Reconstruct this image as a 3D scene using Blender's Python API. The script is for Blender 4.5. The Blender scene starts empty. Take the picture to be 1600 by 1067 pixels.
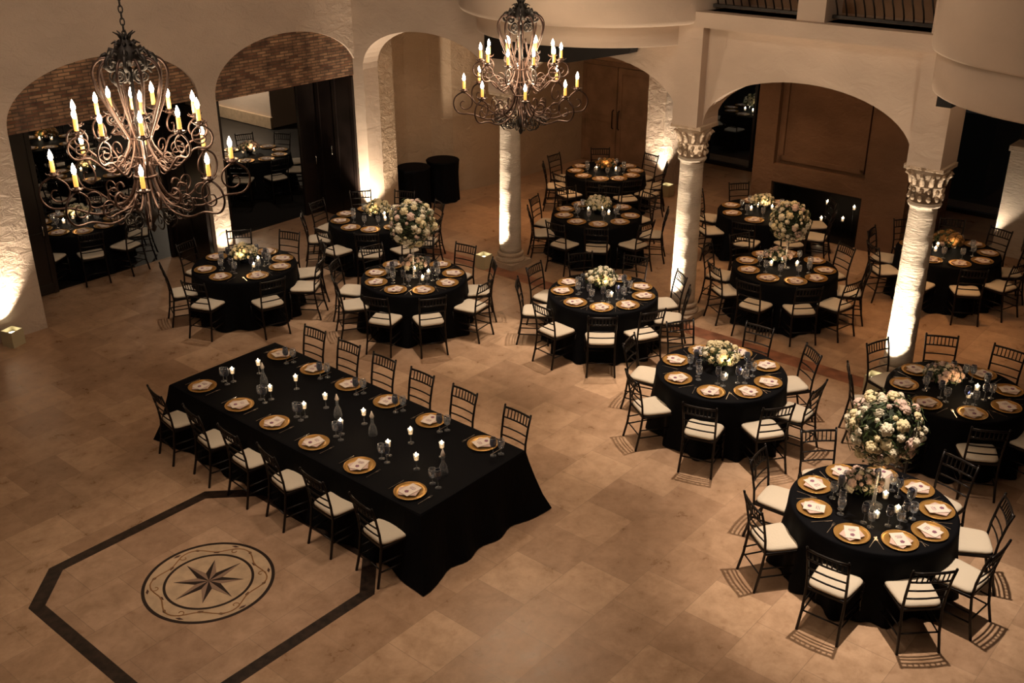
import bpy, bmesh, math, random
from math import sin, cos, pi, radians, sqrt
from mathutils import Vector, Matrix
random.seed(7)
sc = bpy.context.scene
COL = bpy.data.collections.new('ballroom'); sc.collection.children.link(COL)

# ---------------------------------------------------------------- camera
H, F, PITCH, ROLL = 6.563, 1640.18, 24.912, -0.00267
cd = bpy.data.cameras.new('camera'); cam = bpy.data.objects.new('camera', cd); sc.collection.objects.link(cam)
cd.sensor_width = 36; cd.lens = 36*F/1600; cd.clip_end = 200
cam.matrix_world = Matrix.Translation((0, 0, H)) @ Matrix.Rotation(radians(90-PITCH), 4, 'X') @ Matrix.Rotation(ROLL, 4, 'Z')
sc.camera = cam

# ---------------------------------------------------------------- room frame: U runs along the left wall (away), V along the arcade (right)
A0 = radians(49.5); UX, UY = cos(A0), sin(A0); VX, VY = UY, -UX
W0 = (-7.11, 14.68)
def P(u, v, z=0.0): return Vector((W0[0]+u*UX+v*VX, W0[1]+u*UY+v*VY, z))
def toUV(x, y):
    dx, dy = x-W0[0], y-W0[1]; return dx*UX+dy*UY, dx*VX+dy*VY
RV = A0 - pi/2          # world angle of the V axis

# ---------------------------------------------------------------- materials
def new_mat(name):
    m = bpy.data.materials.new(name); m.use_nodes = True
    return m, m.node_tree.nodes, m.node_tree.links, m.node_tree.nodes['Principled BSDF']
def N(nt, t, **kw):
    n = nt.new(t)
    for k, v in kw.items(): setattr(n, k, v)
    return n
def simple(name, col, rough=.5, metal=0, spec=.5, bump=0, bscale=60, sheen=0, var=0, vscale=8, coat=0):
    m, nt, ln, b = new_mat(name)
    b.inputs['Base Color'].default_value = (*col, 1); b.inputs['Roughness'].default_value = rough
    b.inputs['Metallic'].default_value = metal; b.inputs['Specular IOR Level'].default_value = spec
    b.inputs['Coat Weight'].default_value = coat
    if sheen: b.inputs['Sheen Weight'].default_value = sheen
    tc = N(nt, 'ShaderNodeNewGeometry')
    if bump:
        n = N(nt, 'ShaderNodeTexNoise'); n.inputs['Scale'].default_value = bscale; n.inputs['Detail'].default_value = 5
        ln.new(tc.outputs['Position'], n.inputs['Vector'])
        bp = N(nt, 'ShaderNodeBump'); bp.inputs['Strength'].default_value = bump; bp.inputs['Distance'].default_value = .02
        ln.new(n.outputs['Fac'], bp.inputs['Height']); ln.new(bp.outputs[0], b.inputs['Normal'])
    if var:
        n = N(nt, 'ShaderNodeTexNoise'); n.inputs['Scale'].default_value = vscale; n.inputs['Detail'].default_value = 4
        ln.new(tc.outputs['Position'], n.inputs['Vector'])
        r = N(nt, 'ShaderNodeValToRGB'); r.color_ramp.elements[0].position = .35; r.color_ramp.elements[1].position = .65
        r.color_ramp.elements[0].color = (*[c*(1-var) for c in col], 1); r.color_ramp.elements[1].color = (*[min(1, c*(1+var*.5)) for c in col], 1)
        ln.new(n.outputs['Fac'], r.inputs[0]); ln.new(r.outputs[0], b.inputs['Base Color'])
    return m
def emis(name, col, strength, base=None):
    m, nt, ln, b = new_mat(name)
    b.inputs['Base Color'].default_value = (*(base or col), 1)
    b.inputs['Emission Color'].default_value = (*col, 1); b.inputs['Emission Strength'].default_value = strength
    return m
def plaster(name, col, bump=.5, scale=5, var=.18, zs=1.6):
    m, nt, ln, b = new_mat(name); g = N(nt, 'ShaderNodeNewGeometry')
    b.inputs['Roughness'].default_value = .75; b.inputs['Specular IOR Level'].default_value = .25
    mp = N(nt, 'ShaderNodeMapping'); mp.inputs['Scale'].default_value = (1, 1, zs); ln.new(g.outputs['Position'], mp.inputs[0])
    n1 = N(nt, 'ShaderNodeTexNoise'); n1.inputs['Scale'].default_value = scale; n1.inputs['Detail'].default_value = 8; n1.inputs['Roughness'].default_value = .62; n1.inputs['Distortion'].default_value = .6
    n2 = N(nt, 'ShaderNodeTexNoise'); n2.inputs['Scale'].default_value = .9; n2.inputs['Detail'].default_value = 5
    ln.new(mp.outputs[0], n1.inputs['Vector']); ln.new(mp.outputs[0], n2.inputs['Vector'])
    r = N(nt, 'ShaderNodeValToRGB'); r.color_ramp.elements[0].position = .3; r.color_ramp.elements[1].position = .7
    r.color_ramp.elements[0].color = (*[c*(1-var) for c in col], 1); r.color_ramp.elements[1].color = (*col, 1)
    ln.new(n2.outputs['Fac'], r.inputs[0]); ln.new(r.outputs[0], b.inputs['Base Color'])
    bp = N(nt, 'ShaderNodeBump'); bp.inputs['Strength'].default_value = bump; bp.inputs['Distance'].default_value = .05
    ln.new(n1.outputs['Fac'], bp.inputs['Height']); ln.new(bp.outputs[0], b.inputs['Normal'])
    return m
def grid_coord(nt, ln, sw=False):
    g = N(nt, 'ShaderNodeNewGeometry'); mp = N(nt, 'ShaderNodeMapping', vector_type='TEXTURE')
    mp.inputs['Location'].default_value = (W0[0], W0[1], 0); mp.inputs['Rotation'].default_value = (0, 0, A0)
    ln.new(g.outputs['Position'], mp.inputs[0]); return mp.outputs[0]
def tile_floor(name, c1, c2, size=.61, rough=(.24, .42)):
    m, nt, ln, b = new_mat(name); v = grid_coord(nt, ln)
    br = N(nt, 'ShaderNodeTexBrick'); br.offset = .5; br.inputs['Scale'].default_value = 1
    br.inputs['Brick Width'].default_value = size; br.inputs['Row Height'].default_value = size; br.inputs['Mortar Size'].default_value = .0035
    br.inputs['Mortar Smooth'].default_value = .3; br.inputs['Bias'].default_value = 0
    br.inputs['Color1'].default_value = (*c1, 1); br.inputs['Color2'].default_value = (*c2, 1); br.inputs['Mortar'].default_value = (*[c*.62 for c in c1], 1)
    ln.new(v, br.inputs['Vector'])
    n = N(nt, 'ShaderNodeTexNoise'); n.inputs['Scale'].default_value = 3.4; n.inputs['Detail'].default_value = 10; n.inputs['Roughness'].default_value = .72; n.inputs['Distortion'].default_value = .25
    ln.new(v, n.inputs['Vector'])
    r = N(nt, 'ShaderNodeValToRGB'); e = r.color_ramp.elements
    e[0].position = .32; e[0].color = (.66, .60, .52, 1); e[1].position = .62; e[1].color = (1.08, 1.05, 1, 1)
    ln.new(n.outputs['Fac'], r.inputs[0])
    mx = N(nt, 'ShaderNodeMix', data_type='RGBA', blend_type='MULTIPLY'); mx.inputs[0].default_value = .85
    ln.new(br.outputs['Color'], mx.inputs[6]); ln.new(r.outputs[0], mx.inputs[7])
    # reddish and dark pits
    n3 = N(nt, 'ShaderNodeTexNoise'); n3.inputs['Scale'].default_value = 9; n3.inputs['Detail'].default_value = 6; n3.inputs['Distortion'].default_value = .3
    ln.new(v, n3.inputs['Vector'])
    r3 = N(nt, 'ShaderNodeValToRGB'); r3.color_ramp.elements[0].position = .28; r3.color_ramp.elements[0].color = (.45, .3, .2, 1); r3.color_ramp.elements[1].position = .42; r3.color_ramp.elements[1].color = (1, 1, 1, 1)
    ln.new(n3.outputs['Fac'], r3.inputs[0])
    m2 = N(nt, 'ShaderNodeMix', data_type='RGBA', blend_type='MULTIPLY'); m2.inputs[0].default_value = .25
    ln.new(mx.outputs[2], m2.inputs[6]); ln.new(r3.outputs[0], m2.inputs[7]); ln.new(m2.outputs[2], b.inputs['Base Color'])
    mr = N(nt, 'ShaderNodeMapRange'); mr.inputs[3].default_value = rough[0]; mr.inputs[4].default_value = rough[1]
    mr.inputs[1].default_value = .3; mr.inputs[2].default_value = .7
    ln.new(n.outputs['Fac'], mr.inputs[0]); ln.new(mr.outputs[0], b.inputs['Roughness'])
    b.inputs['Specular IOR Level'].default_value = .45
    bp = N(nt, 'ShaderNodeBump'); bp.inputs['Strength'].default_value = .12; bp.inputs['Distance'].default_value = .01
    ln.new(n3.outputs['Fac'], bp.inputs['Height']); ln.new(bp.outputs[0], b.inputs['Normal'])
    return m
def brick_mat(name):
    m, nt, ln, b = new_mat(name); g = N(nt, 'ShaderNodeNewGeometry')
    mp = N(nt, 'ShaderNodeMapping', vector_type='TEXTURE'); mp.inputs['Location'].default_value = (W0[0], W0[1], 0); mp.inputs['Rotation'].default_value = (0, 0, A0)
    ln.new(g.outputs['Position'], mp.inputs[0])
    s = N(nt, 'ShaderNodeSeparateXYZ'); c = N(nt, 'ShaderNodeCombineXYZ'); ln.new(mp.outputs[0], s.inputs[0])
    ad = N(nt, 'ShaderNodeMath', operation='ADD'); ln.new(s.outputs[0], ad.inputs[0]); ln.new(s.outputs[1], ad.inputs[1])
    ln.new(ad.outputs[0], c.inputs[0]); ln.new(s.outputs[2], c.inputs[1])
    br = N(nt, 'ShaderNodeTexBrick'); br.inputs['Scale'].default_value = 1; br.inputs['Brick Width'].default_value = .19; br.inputs['Row Height'].default_value = .05
    br.inputs['Mortar Size'].default_value = .008; br.inputs['Color1'].default_value = (.13, .06, .04, 1); br.inputs['Color2'].default_value = (.36, .225, .15, 1); br.inputs['Mortar'].default_value = (.10, .075, .055, 1)
    ln.new(c.outputs[0], br.inputs['Vector'])
    n = N(nt, 'ShaderNodeTexNoise'); n.inputs['Scale'].default_value = 5; n.inputs['Detail'].default_value = 6; ln.new(c.outputs[0], n.inputs['Vector'])
    r = N(nt, 'ShaderNodeValToRGB'); r.color_ramp.elements[0].position = .3; r.color_ramp.elements[0].color = (.4, .38, .36, 1); r.color_ramp.elements[1].position = .62; r.color_ramp.elements[1].color = (1.4, 1.3, 1.1, 1)
    ln.new(n.outputs['Fac'], r.inputs[0])
    mx = N(nt, 'ShaderNodeMix', data_type='RGBA', blend_type='MULTIPLY'); mx.inputs[0].default_value = .9
    ln.new(br.outputs['Color'], mx.inputs[6]); ln.new(r.outputs[0], mx.inputs[7]); ln.new(mx.outputs[2], b.inputs['Base Color'])
    bp = N(nt, 'ShaderNodeBump'); bp.inputs['Strength'].default_value = .8; bp.inputs['Distance'].default_value = .03; bp.invert = True
    ln.new(br.outputs['Fac'], bp.inputs['Height']); ln.new(bp.outputs[0], b.inputs['Normal']); b.inputs['Roughness'].default_value = .85
    return m
def clear_glass(name, tint=(.9, .95, 1), op=.25):
    m, nt, ln, b = new_mat(name); out = nt['Material Output']
    tr = N(nt, 'ShaderNodeBsdfTransparent'); tr.inputs[0].default_value = (*tint, 1)
    gl = N(nt, 'ShaderNodeBsdfGlossy'); gl.inputs['Roughness'].default_value = .06
    df = N(nt, 'ShaderNodeBsdfDiffuse'); df.inputs[0].default_value = (.75, .78, .82, 1)
    m1 = N(nt, 'ShaderNodeMixShader'); m1.inputs[0].default_value = .45; ln.new(gl.outputs[0], m1.inputs[1]); ln.new(df.outputs[0], m1.inputs[2])
    lw = N(nt, 'ShaderNodeLayerWeight'); lw.inputs[0].default_value = .35
    mr = N(nt, 'ShaderNodeMapRange'); mr.inputs[3].default_value = op*.35; mr.inputs[4].default_value = min(1, op*2.2); ln.new(lw.outputs['Facing'], mr.inputs[0])
    m2 = N(nt, 'ShaderNodeMixShader'); ln.new(mr.outputs[0], m2.inputs[0]); ln.new(tr.outputs[0], m2.inputs[1]); ln.new(m1.outputs[0], m2.inputs[2])
    ln.new(m2.outputs[0], out.inputs[0]); return m

M = {}
M['plaster'] = plaster('cream_plaster', (.62, .50, .405), .95, 4.5)
M['plaster_smooth'] = plaster('smooth_cream_plaster', (.57, .455, .365), .2, 3)
M['column'] = plaster('rough_white_stone', (.74, .64, .53), 1.0, 8, .25, 4.5)
M['capital'] = plaster('carved_stone', (.55, .43, .32), .6, 22, .35)
M['plaster_tan'] = plaster('tan_plaster', (.50, .38, .27), .8, 5)
M['brown'] = plaster('brown_plaster', (.42, .275, .175), .35, 3, .25)
M['mantel'] = plaster('brown_limestone', (.23, .135, .085), .5, 7, .4)
M['floor'] = tile_floor('travertine_tiles', (.56, .385, .26), (.385, .25, .165))
M['floor_in'] = tile_floor('pale_travertine', (.47, .32, .22), (.37, .24, .16), .58, (.45, .62))
M['brick'] = brick_mat('old_brick')
M['dark_marble'] = simple('dark_emperador_marble', (.028, .017, .012), .35, var=.7, vscale=14)
M['red_marble'] = simple('red_marble', (.30, .13, .075), .3, var=.4, vscale=5)
M['pale_stone'] = simple('pale_limestone', (.52, .38, .25), .4, var=.15)
M['ink'] = simple('dark_brown_stone', (.018, .010, .008), .4)
M['vine'] = simple('ochre_stone', (.30, .15, .06), .5)
M['leafstone'] = simple('brown_stone_leaf', (.07, .03, .02), .5)
M['star_light'] = simple('taupe_stone', (.26, .17, .12), .5)
M['black_cloth'] = simple('black_satin_cloth', (.0018, .002, .0034), .75, spec=.10)
M['chair'] = simple('ebony_wood', (.0055, .0032, .0028), .36, spec=.3)
M['cushion'] = simple('ivory_cushion', (.66, .58, .46), .85, bump=.15, bscale=40)
M['gold'] = simple('gold_charger', (.62, .36, .11), .33, metal=.7)
M['card'] = simple('white_card', (.78, .68, .60), .7)
M['ribbon'] = simple('mauve_print', (.30, .13, .20), .6)
M['napkin'] = simple('blush_napkin', (.62, .46, .40), .8, bump=.3, bscale=30)
M['silver'] = simple('silver', (.55, .53, .5), .22, metal=1)
M['glass'] = clear_glass('clear_glass', (.95, .97, 1), .36)
M['smoke'] = clear_glass('smoked_glass', (.35, .38, .5), .3)
M['wax'] = emis('glowing_wax', (1, .62, .30), 1.6, (.8, .7, .5))
M['flame'] = emis('flame', (1, .78, .5), 40)
M['bulb'] = emis('candle_bulb', (1, .82, .58), 45)
M['candle'] = emis('amber_candle_sleeve', (1, .42, .08), 1.4, (.8, .5, .15))
M['iron'] = simple('bronze_wrought_iron', (.062, .034, .025), .40, metal=.6, var=.4, vscale=18)
M['iron_dark'] = simple('black_wrought_iron', (.016, .012, .010), .5, metal=.5)
M['wood_dark'] = simple('near_black_wood', (.011, .007, .006), .32, var=.5, vscale=2)
M['dark_panel'] = simple('near_black_panel', (.006, .006, .007), .6)
M['door_wood'] = simple('brown_door_wood', (.30, .185, .115), .5, var=.25, vscale=3)
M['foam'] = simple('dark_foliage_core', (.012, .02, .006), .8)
M['leaf'] = simple('green_leaf', (.04, .065, .018), .5, var=.5, vscale=20)
M['rose'] = simple('white_rose', (.74, .68, .52), .7)
M['cream'] = simple('cream_bloom', (.72, .62, .38), .75)
M['blush'] = simple('blush_rose', (.66, .48, .40), .7)
M['amber'] = simple('autumn_bloom', (.30, .16, .05), .8)
M['vase'] = simple('black_glass_vase', (.01, .011, .016), .08)
M['box'] = simple('cream_painted_box', (.50, .44, .28), .6)
M['lens'] = emis('lamp_lens', (1, .88, .6), 9)
M['ground'] = simple('night_patio_paving', (.012, .010, .008), .5, var=.3)
M['pane'] = None
def pane_mat():
    m, nt, ln, b = new_mat('night_window_glass'); out = nt['Material Output']
    tr = N(nt, 'ShaderNodeBsdfTransparent'); tr.inputs[0].default_value = (.8, .85, .9, 1)
    gl = N(nt, 'ShaderNodeBsdfGlossy'); gl.inputs['Roughness'].default_value = .02
    fr = N(nt, 'ShaderNodeFresnel'); fr.inputs[0].default_value = 1.6
    mx = N(nt, 'ShaderNodeMixShader'); ln.new(fr.outputs[0], mx.inputs[0]); ln.new(tr.outputs[0], mx.inputs[1]); ln.new(gl.outputs[0], mx.inputs[2])
    ln.new(mx.outputs[0], out.inputs[0]); return m
M['pane'] = pane_mat()

# ---------------------------------------------------------------- mesh helpers
class MB:
    def __init__(s): s.v = []; s.f = []
    def add(s, vs, fs):
        o = len(s.v); s.v += [tuple(v) for v in vs]; s.f += [tuple(i+o for i in f) for f in fs]; return s
    def box(s, c, d, rot=0):
        x, y, z = d[0]/2, d[1]/2, d[2]/2; cr, sr = cos(rot), sin(rot)
        vs = []
        for dx, dy, dz in [(-1,-1,-1),(1,-1,-1),(1,1,-1),(-1,1,-1),(-1,-1,1),(1,-1,1),(1,1,1),(-1,1,1)]:
            a, b = dx*x, dy*y; vs.append((c[0]+a*cr-b*sr, c[1]+a*sr+b*cr, c[2]+dz*z))
        return s.add(vs, [(3,2,1,0),(4,5,6,7),(0,1,5,4),(1,2,6,5),(2,3,7,6),(3,0,4,7)])
    def uvbox(s, u0, u1, v0, v1, z0, z1):
        vs = [P(u0,v0,z0),P(u1,v0,z0),P(u1,v1,z0),P(u0,v1,z0),P(u0,v0,z1),P(u1,v0,z1),P(u1,v1,z1),P(u0,v1,z1)]
        return s.add(vs, [(0,1,2,3),(7,6,5,4),(4,5,1,0),(5,6,2,1),(6,7,3,2),(7,4,0,3)])
    def prism(s, pts, off):      # closed polygon (list of Vector) extruded by off
        n = len(pts); a = [Vector(p) for p in pts]; b = [p+Vector(off) for p in a]
        return s.add(a+b, [tuple(range(n-1,-1,-1)), tuple(range(n, 2*n))]+[(i, (i+1)%n, n+(i+1)%n, n+i) for i in range(n)])
    def lathe(s, prof, n=16, c=(0,0,0), caps=True):
        vs = []; fs = []
        for r, z in prof:
            for k in range(n): vs.append((c[0]+r*cos(2*pi*k/n), c[1]+r*sin(2*pi*k/n), c[2]+z))
        for i in range(len(prof)-1):
            for k in range(n): fs.append((i*n+k, i*n+(k+1)%n, (i+1)*n+(k+1)%n, (i+1)*n+k))
        if caps: fs += [tuple(range(n-1,-1,-1)), tuple((len(prof)-1)*n+k for k in range(n))]
        return s.add(vs, fs)
    def tube(s, pts, r, n=6, r1=None, closed=False):
        pts = [Vector(p) for p in pts]; L = len(pts); vs = []; fs = []; up = None
        for i, p in enumerate(pts):
            t = (pts[(i+1)%L]-pts[i-1]) if closed else (pts[min(i+1, L-1)]-pts[max(i-1, 0)])
            if t.length < 1e-9: t = Vector((0,0,1))
            t.normalize()
            if up is None:
                up = Vector((0,0,1)) if abs(t.z) < .9 else Vector((1,0,0))
            a = t.cross(up)
            if a.length < 1e-6: a = t.orthogonal()
            a.normalize(); b = a.cross(t).normalized(); up = b
            rr = r if r1 is None else r+(r1-r)*i/(L-1)
            for k in range(n): vs.append(p+a*rr*cos(2*pi*k/n)+b*rr*sin(2*pi*k/n))
        m = L if closed else L-1
        for i in range(m):
            for k in range(n): fs.append((i*n+k, i*n+(k+1)%n, ((i+1)%L)*n+(k+1)%n, ((i+1)%L)*n+k))
        if not closed: fs += [tuple(range(n-1,-1,-1)), tuple((L-1)*n+k for k in range(n))]
        return s.add(vs, fs)
    def ball(s, c, r, seg=8, rings=5, sq=(1,1,1)):
        prof = [(max(1e-3, sin(pi*i/rings)), -cos(pi*i/rings)) for i in range(rings+1)]
        vs = []; fs = []
        for a, z in prof:
            for k in range(seg): vs.append((c[0]+r*sq[0]*a*cos(2*pi*k/seg), c[1]+r*sq[1]*a*sin(2*pi*k/seg), c[2]+r*sq[2]*z))
        for i in range(rings):
            for k in range(seg): fs.append((i*seg+k, i*seg+(k+1)%seg, (i+1)*seg+(k+1)%seg, (i+1)*seg+k))
        return s.add(vs, fs)
    def mesh(s, name, mat, smooth=False, bevel=0):
        me = bpy.data.meshes.new(name); me.from_pydata(s.v, [], s.f); me.update()
        bm = bmesh.new(); bm.from_mesh(me)
        bmesh.ops.recalc_face_normals(bm, faces=bm.faces)
        if bevel: bmesh.ops.bevel(bm, geom=list(bm.edges), offset=bevel, segments=2, affect='EDGES', profile=.6)
        bm.to_mesh(me); bm.free()
        mats = mat if isinstance(mat, (list, tuple)) else [mat]
        for x in mats: me.materials.append(x)
        if smooth: me.polygons.foreach_set('use_smooth', [True]*len(me.polygons))
        return me
def obj(name, me, parent=None, loc=None, rotz=None):
    o = bpy.data.objects.new(name, me); COL.objects.link(o)
    if parent is not None: o.parent = parent
    if loc is not None: o.location = loc
    if rotz is not None: o.rotation_euler = (0, 0, rotz)
    return o
def tag(o, label, cat, group=None):
    o['label'] = label; o['category'] = cat
    if group: o['group'] = group
    return o
def thing(name, label, cat, loc=(0,0,0), rotz=0, group=None):
    return tag(obj(name, None, None, loc, rotz), label, cat, group)
def struct(name, mb, mat, smooth=False):
    o = obj(name, mb.mesh(name, mat, smooth)); o['kind'] = 'structure'; return o
def dup(root, loc, rotz, label, group=None, scale=None):
    r = root.copy(); COL.objects.link(r); r.location = loc; r.rotation_euler = (0, 0, rotz); r['label'] = label
    if group: r['group'] = group
    if scale: r.scale = (scale,)*3
    def rec(src, dst):
        for ch in src.children:
            c = ch.copy(); COL.objects.link(c); c.parent = dst; rec(ch, c)
    rec(root, r); return r
def place(proto, loc, rotz, label, group=None, scale=None):
    if not proto.get('_used'):
        proto['_used'] = 1; proto.location = loc; proto.rotation_euler = (0, 0, rotz); proto['label'] = label
        if group: proto['group'] = group
        if scale: proto.scale = (scale,)*3
        return proto
    return dup(proto, loc, rotz, label, group, scale)

#@@SETTING
# ================================================================ SETTING
ZT = 6.6
mb = MB(); mb.uvbox(-16, 15.5, -1.3, 17, -.2, 0); struct('floor', mb, M['floor'])
mb = MB(); mb.uvbox(-3, 20, -16, -1.3, -.25, -.02); mb.uvbox(15.5, 24, -1.3, 17, -.25, -.02); g_ = obj('ground', mb.mesh('ground', M['ground'])); g_['kind'] = 'structure'

def arch_profile(s0, s1, spec, zbase, n=28):
    """spec: list of (sa, sb, spring, crown). returns list of (s, zlow)."""
    out = []; cur = s0
    for sa, sb, sp, cr in spec:
        out.append((cur, None, sa)); pts = []
        c, h = (sa+sb)/2, (sb-sa)/2
        for i in range(n+1):
            t = pi*i/n; s_ = c-h*cos(t); pts.append((s_, sp+(cr-sp)*sin(t)**.92 if 0 < i < n else sp))
        out.append(pts); cur = sb
    out.append((cur, None, s1)); return out
def arch_wall(mbx, fn, s0, s1, d0, d1, ztop, spec, zb):
    """fn(s, d, z)->Vector ; zb: list of base z of each solid section."""
    segs = arch_profile(s0, s1, spec, zb); k = 0
    for sg in segs:
        if isinstance(sg, tuple):
            a, _, b = sg
            if b-a > 1e-4:
                z0 = zb[k]
                vs = [fn(a,d0,z0),fn(b,d0,z0),fn(b,d1,z0),fn(a,d1,z0),fn(a,d0,ztop),fn(b,d0,ztop),fn(b,d1,ztop),fn(a,d1,ztop)]
                mbx.add(vs, [(0,1,2,3),(7,6,5,4),(4,5,1,0),(5,6,2,1),(6,7,3,2),(7,4,0,3)])
            k += 1
        else:
            n = len(sg); vs = []
            for (s_, z_) in sg: vs += [fn(s_,d0,z_), fn(s_,d0,ztop), fn(s_,d1,z_), fn(s_,d1,ztop)]
            fs = []
            for i in range(n-1):
                a, b = 4*i, 4*i+4
                fs += [(a, a+1, b+1, b), (a+2, b+2, b+3, a+3), (a, b, b+2, a+2), (a+1, a+3, b+3, b+1)]
            mbx.add(vs, fs)
    return mbx
# left wall (plane V = 0)
fW1 = lambda s, d, z: P(s, d, z)
A1 = (0.0, 3.15, 3.02, 3.86); A2 = (3.47, 6.57, 2.93, 3.80)
mb = arch_wall(MB(), fW1, -9, 6.62, 0, -.4, ZT, [(-3.6, -.75, 3.0, 3.8), A1, A2], [0, 0, 0, 0])
struct('wall_left', mb, M['plaster'])
# brick tympana above the door heads, set a little back from the plaster face
for i, (sa, sb, sp, cr) in enumerate([A1, A2]):
    c, h = (sa+sb)/2, (sb-sa)/2; pts = [P(sa, -.05, sp-.06), P(sb, -.05, sp-.06)]
    for k in range(1, 24):
        t = pi*k/24; pts.append(P(c+h*cos(t), -.05, sp+(cr-sp)*sin(t)**.92))
    mb = MB().prism(pts, P(0, -.3, 0)-P(0, 0, 0)); struct('wall_brick_infill', mb, M['brick'])
# deep dark timber door pockets behind each arch
for i, (sa, sb, sp, cr) in enumerate([A1, A2]):
    mb = MB(); mb.uvbox(sa-.3, sa+.03, -1.3, -.4, 0, sp-.05); mb.uvbox(sb-.03, sb+.3, -1.3, -.4, 0, sp-.05)
    mb.uvbox(sa-.3, sb+.3, -1.3, -.35, sp-.05, sp+.25)
    struct('door_%d_frame' % (i+1), mb, M['wood_dark'])
def leaf(u0, u1, v, label, hu):
    t = thing('folding_door', label, 'door', P((u0+u1)/2, v, 0), A0, 'dark folding doors in the left wall')
    w, h = abs(u1-u0), 2.86
    m = MB().box((0,0,h/2+.01), (w, .05, h)); obj('door_panel', m.mesh('door_panel', M['wood_dark'], bevel=.006), t)
    m = MB()
    for sx in (-1, 1): m.box((sx*(w/2-.05), .0, h/2), (.08, .075, h-.02))
    for z in (.12, 1.0, h-.1): m.box((0, 0, z), (w-.1, .075, .12))
    obj('rail', m.mesh('rail', M['wood_dark'], bevel=.005), t)
    m = MB().tube([(hu, -.045, 1.0), (hu, -.075, 1.02), (hu, -.075, 1.16), (hu, -.045, 1.18)], .01, 6)
    obj('handle', m.mesh('handle', M['silver'], True), t); return t
leaf(.06, .86, -1.26, 'dark folded door leaf inside the arch nearest the left edge of the room', .3)
leaf(2.98, 3.11, -1.22, 'narrow dark door edge beside the pillar between the two brick arches', 0)
leaf(3.52, 4.35, -1.26, 'dark folded door leaf at the near side of the second brick arch', .3)
leaf(6.08, 6.52, -1.26, 'dark folded door leaf at the far side of the second brick arch', .1)
for (u, lab) in ((3.1, 'tall dark timber panel with pull lining the far side of the first brick arch'), (6.52, 'tall dark timber panel with pull lining the far side of the second brick arch')):
    t = thing('pocket_door', lab, 'door', P(u, -.62, 0), A0)
    obj('door_panel', MB().box((0,0,1.43), (.05, 1.1, 2.84)).mesh('door_panel', M['wood_dark'], bevel=.006), t)
    m = MB()
    for y in (-.5, 0, .5): m.box((-.03, y, 1.43), (.03, .09, 2.8))
    obj('rail', m.mesh('rail', M['wood_dark']), t)
    obj('handle', MB().tube([(-.05,.12,1.25),(-.08,.12,1.27),(-.08,.12,1.42),(-.05,.12,1.44)], .009, 6).mesh('handle', M['silver'], True), t)

# arcade wall (plane U = 6.55), runs along V, carried by piers above the columns
fW2 = lambda s, d, z: P(d, s, z)
A3 = (.22, 3.42, 3.0, 3.80); A4 = (3.86, 6.95, 3.0, 3.84); A5 = (7.36, 10.38, 3.02, 3.82)
mb = arch_wall(MB(), fW2, -.4, 10.62, 6.52, 6.88, 4.62, [A3, A4, A5], [0, 3.06, 3.06, 3.06])
struct('wall_arcade', mb, M['plaster_smooth'])
mb = MB()                                   # mezzanine parapet, band and piers between the openings
mb.uvbox(6.32, 6.9, 6.5, 10.6, 4.42, 4.62)
struct('trim_1', mb, M['plaster_smooth'])
mb = MB(); mb.uvbox(6.45, 6.95, 8.66, 9.04, 4.62, ZT); mb.uvbox(6.45, 6.95, -.4, 3.2, 4.62, ZT); mb.uvbox(6.45, 6.95, 6.6, 7.2, 4.62, ZT); mb.uvbox(6.45, 6.95, 10.4, 14, 4.1, ZT)
struct('wall_upper', mb, M['plaster_smooth'])
mb = MB()
for (v0, v1) in ((3.42, 3.86), (6.95, 7.36), (10.38, 10.62)): mb.uvbox(6.36, 6.94, v0, v1, 3.04, 4.42)
mb.uvbox(6.36, 6.94, 10.62, 10.80, 3.04, 3.80)
struct('wall_piers', mb, M['plaster_smooth'])
mb = MB(); mb.uvbox(6.37, 6.94, 10.625, 10.80, 3.802, 4.1); struct('trim_gap_fill', mb, M['dark_panel'])  # added dark block standing in for the dark opening under the bay
# curved balcony bays
def drum(name, cu, cv, layers, mat):
    mb = MB(); c = P(cu, cv, 0)
    for (r, z0, z1, rd) in layers:
        mb.lathe([(r-.5, z0), (r-rd, z0), (r-rd*.3, z0+rd*.3), (r, z0+rd), (r, z1)], 72, (c.x, c.y, 0))
    return struct(name, mb, mat, True)
d1 = drum('wall_balcony_bay', 7.05, 5.17, [(1.93, 4.14, 4.5, .01), (2.2, 4.44, ZT, .07)], M['plaster_smooth'])
d2 = drum('wall_balcony_bay', 6.3, 12.56, [(1.90, 4.15, 4.66, .03), (1.97, 4.60, ZT, .03)], M['plaster_smooth'])
# flat dark panel under the first bay
pts = [P(6.28, 3.42, 4.05), P(6.28, 6.24, 4.05), P(6.28, 6.22, 3.96), P(6.28, 5.1, 3.70), P(6.28, 4.2, 3.62), P(6.28, 3.55, 3.6), P(6.28, 3.42, 3.7)]
struct('trim_2', MB().prism(pts, P(.2, 0, 0)-P(0, 0, 0)), M['dark_panel'])

# rear zone beyond the arcade
cv = [(6.88, .22), (7.3, .17), (7.42, -.1), (7.5, -.45), (8.3, -.56), (8.9, -.46), (9.2, -.12), (9.6, .04), (10.2, .16), (11.2, .26), (13.4, .33)]
mb = MB(); mb.prism([P(u, v, 0) for u, v in cv]+[P(13.4, -.9, 0), P(6.88, -.9, 0)], (0, 0, 4.29)); struct('wall_rear_left', mb, M['plaster_tan'])
mb = MB(); mb.uvbox(13.2, 13.5, -.4, 2.75, 0, 4.29); struct('wall_back', mb, M['brown'])
mb = MB(); mb.uvbox(6.95, 15.5, -.3, 17, 4.3, 4.5); struct('ceiling', mb, M['plaster_smooth'])
mb = MB(); mb.uvbox(-16, 6.5, -.3, 17, 9.0, 9.2); struct('ceiling_hall', mb, M['plaster_smooth'])
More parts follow.
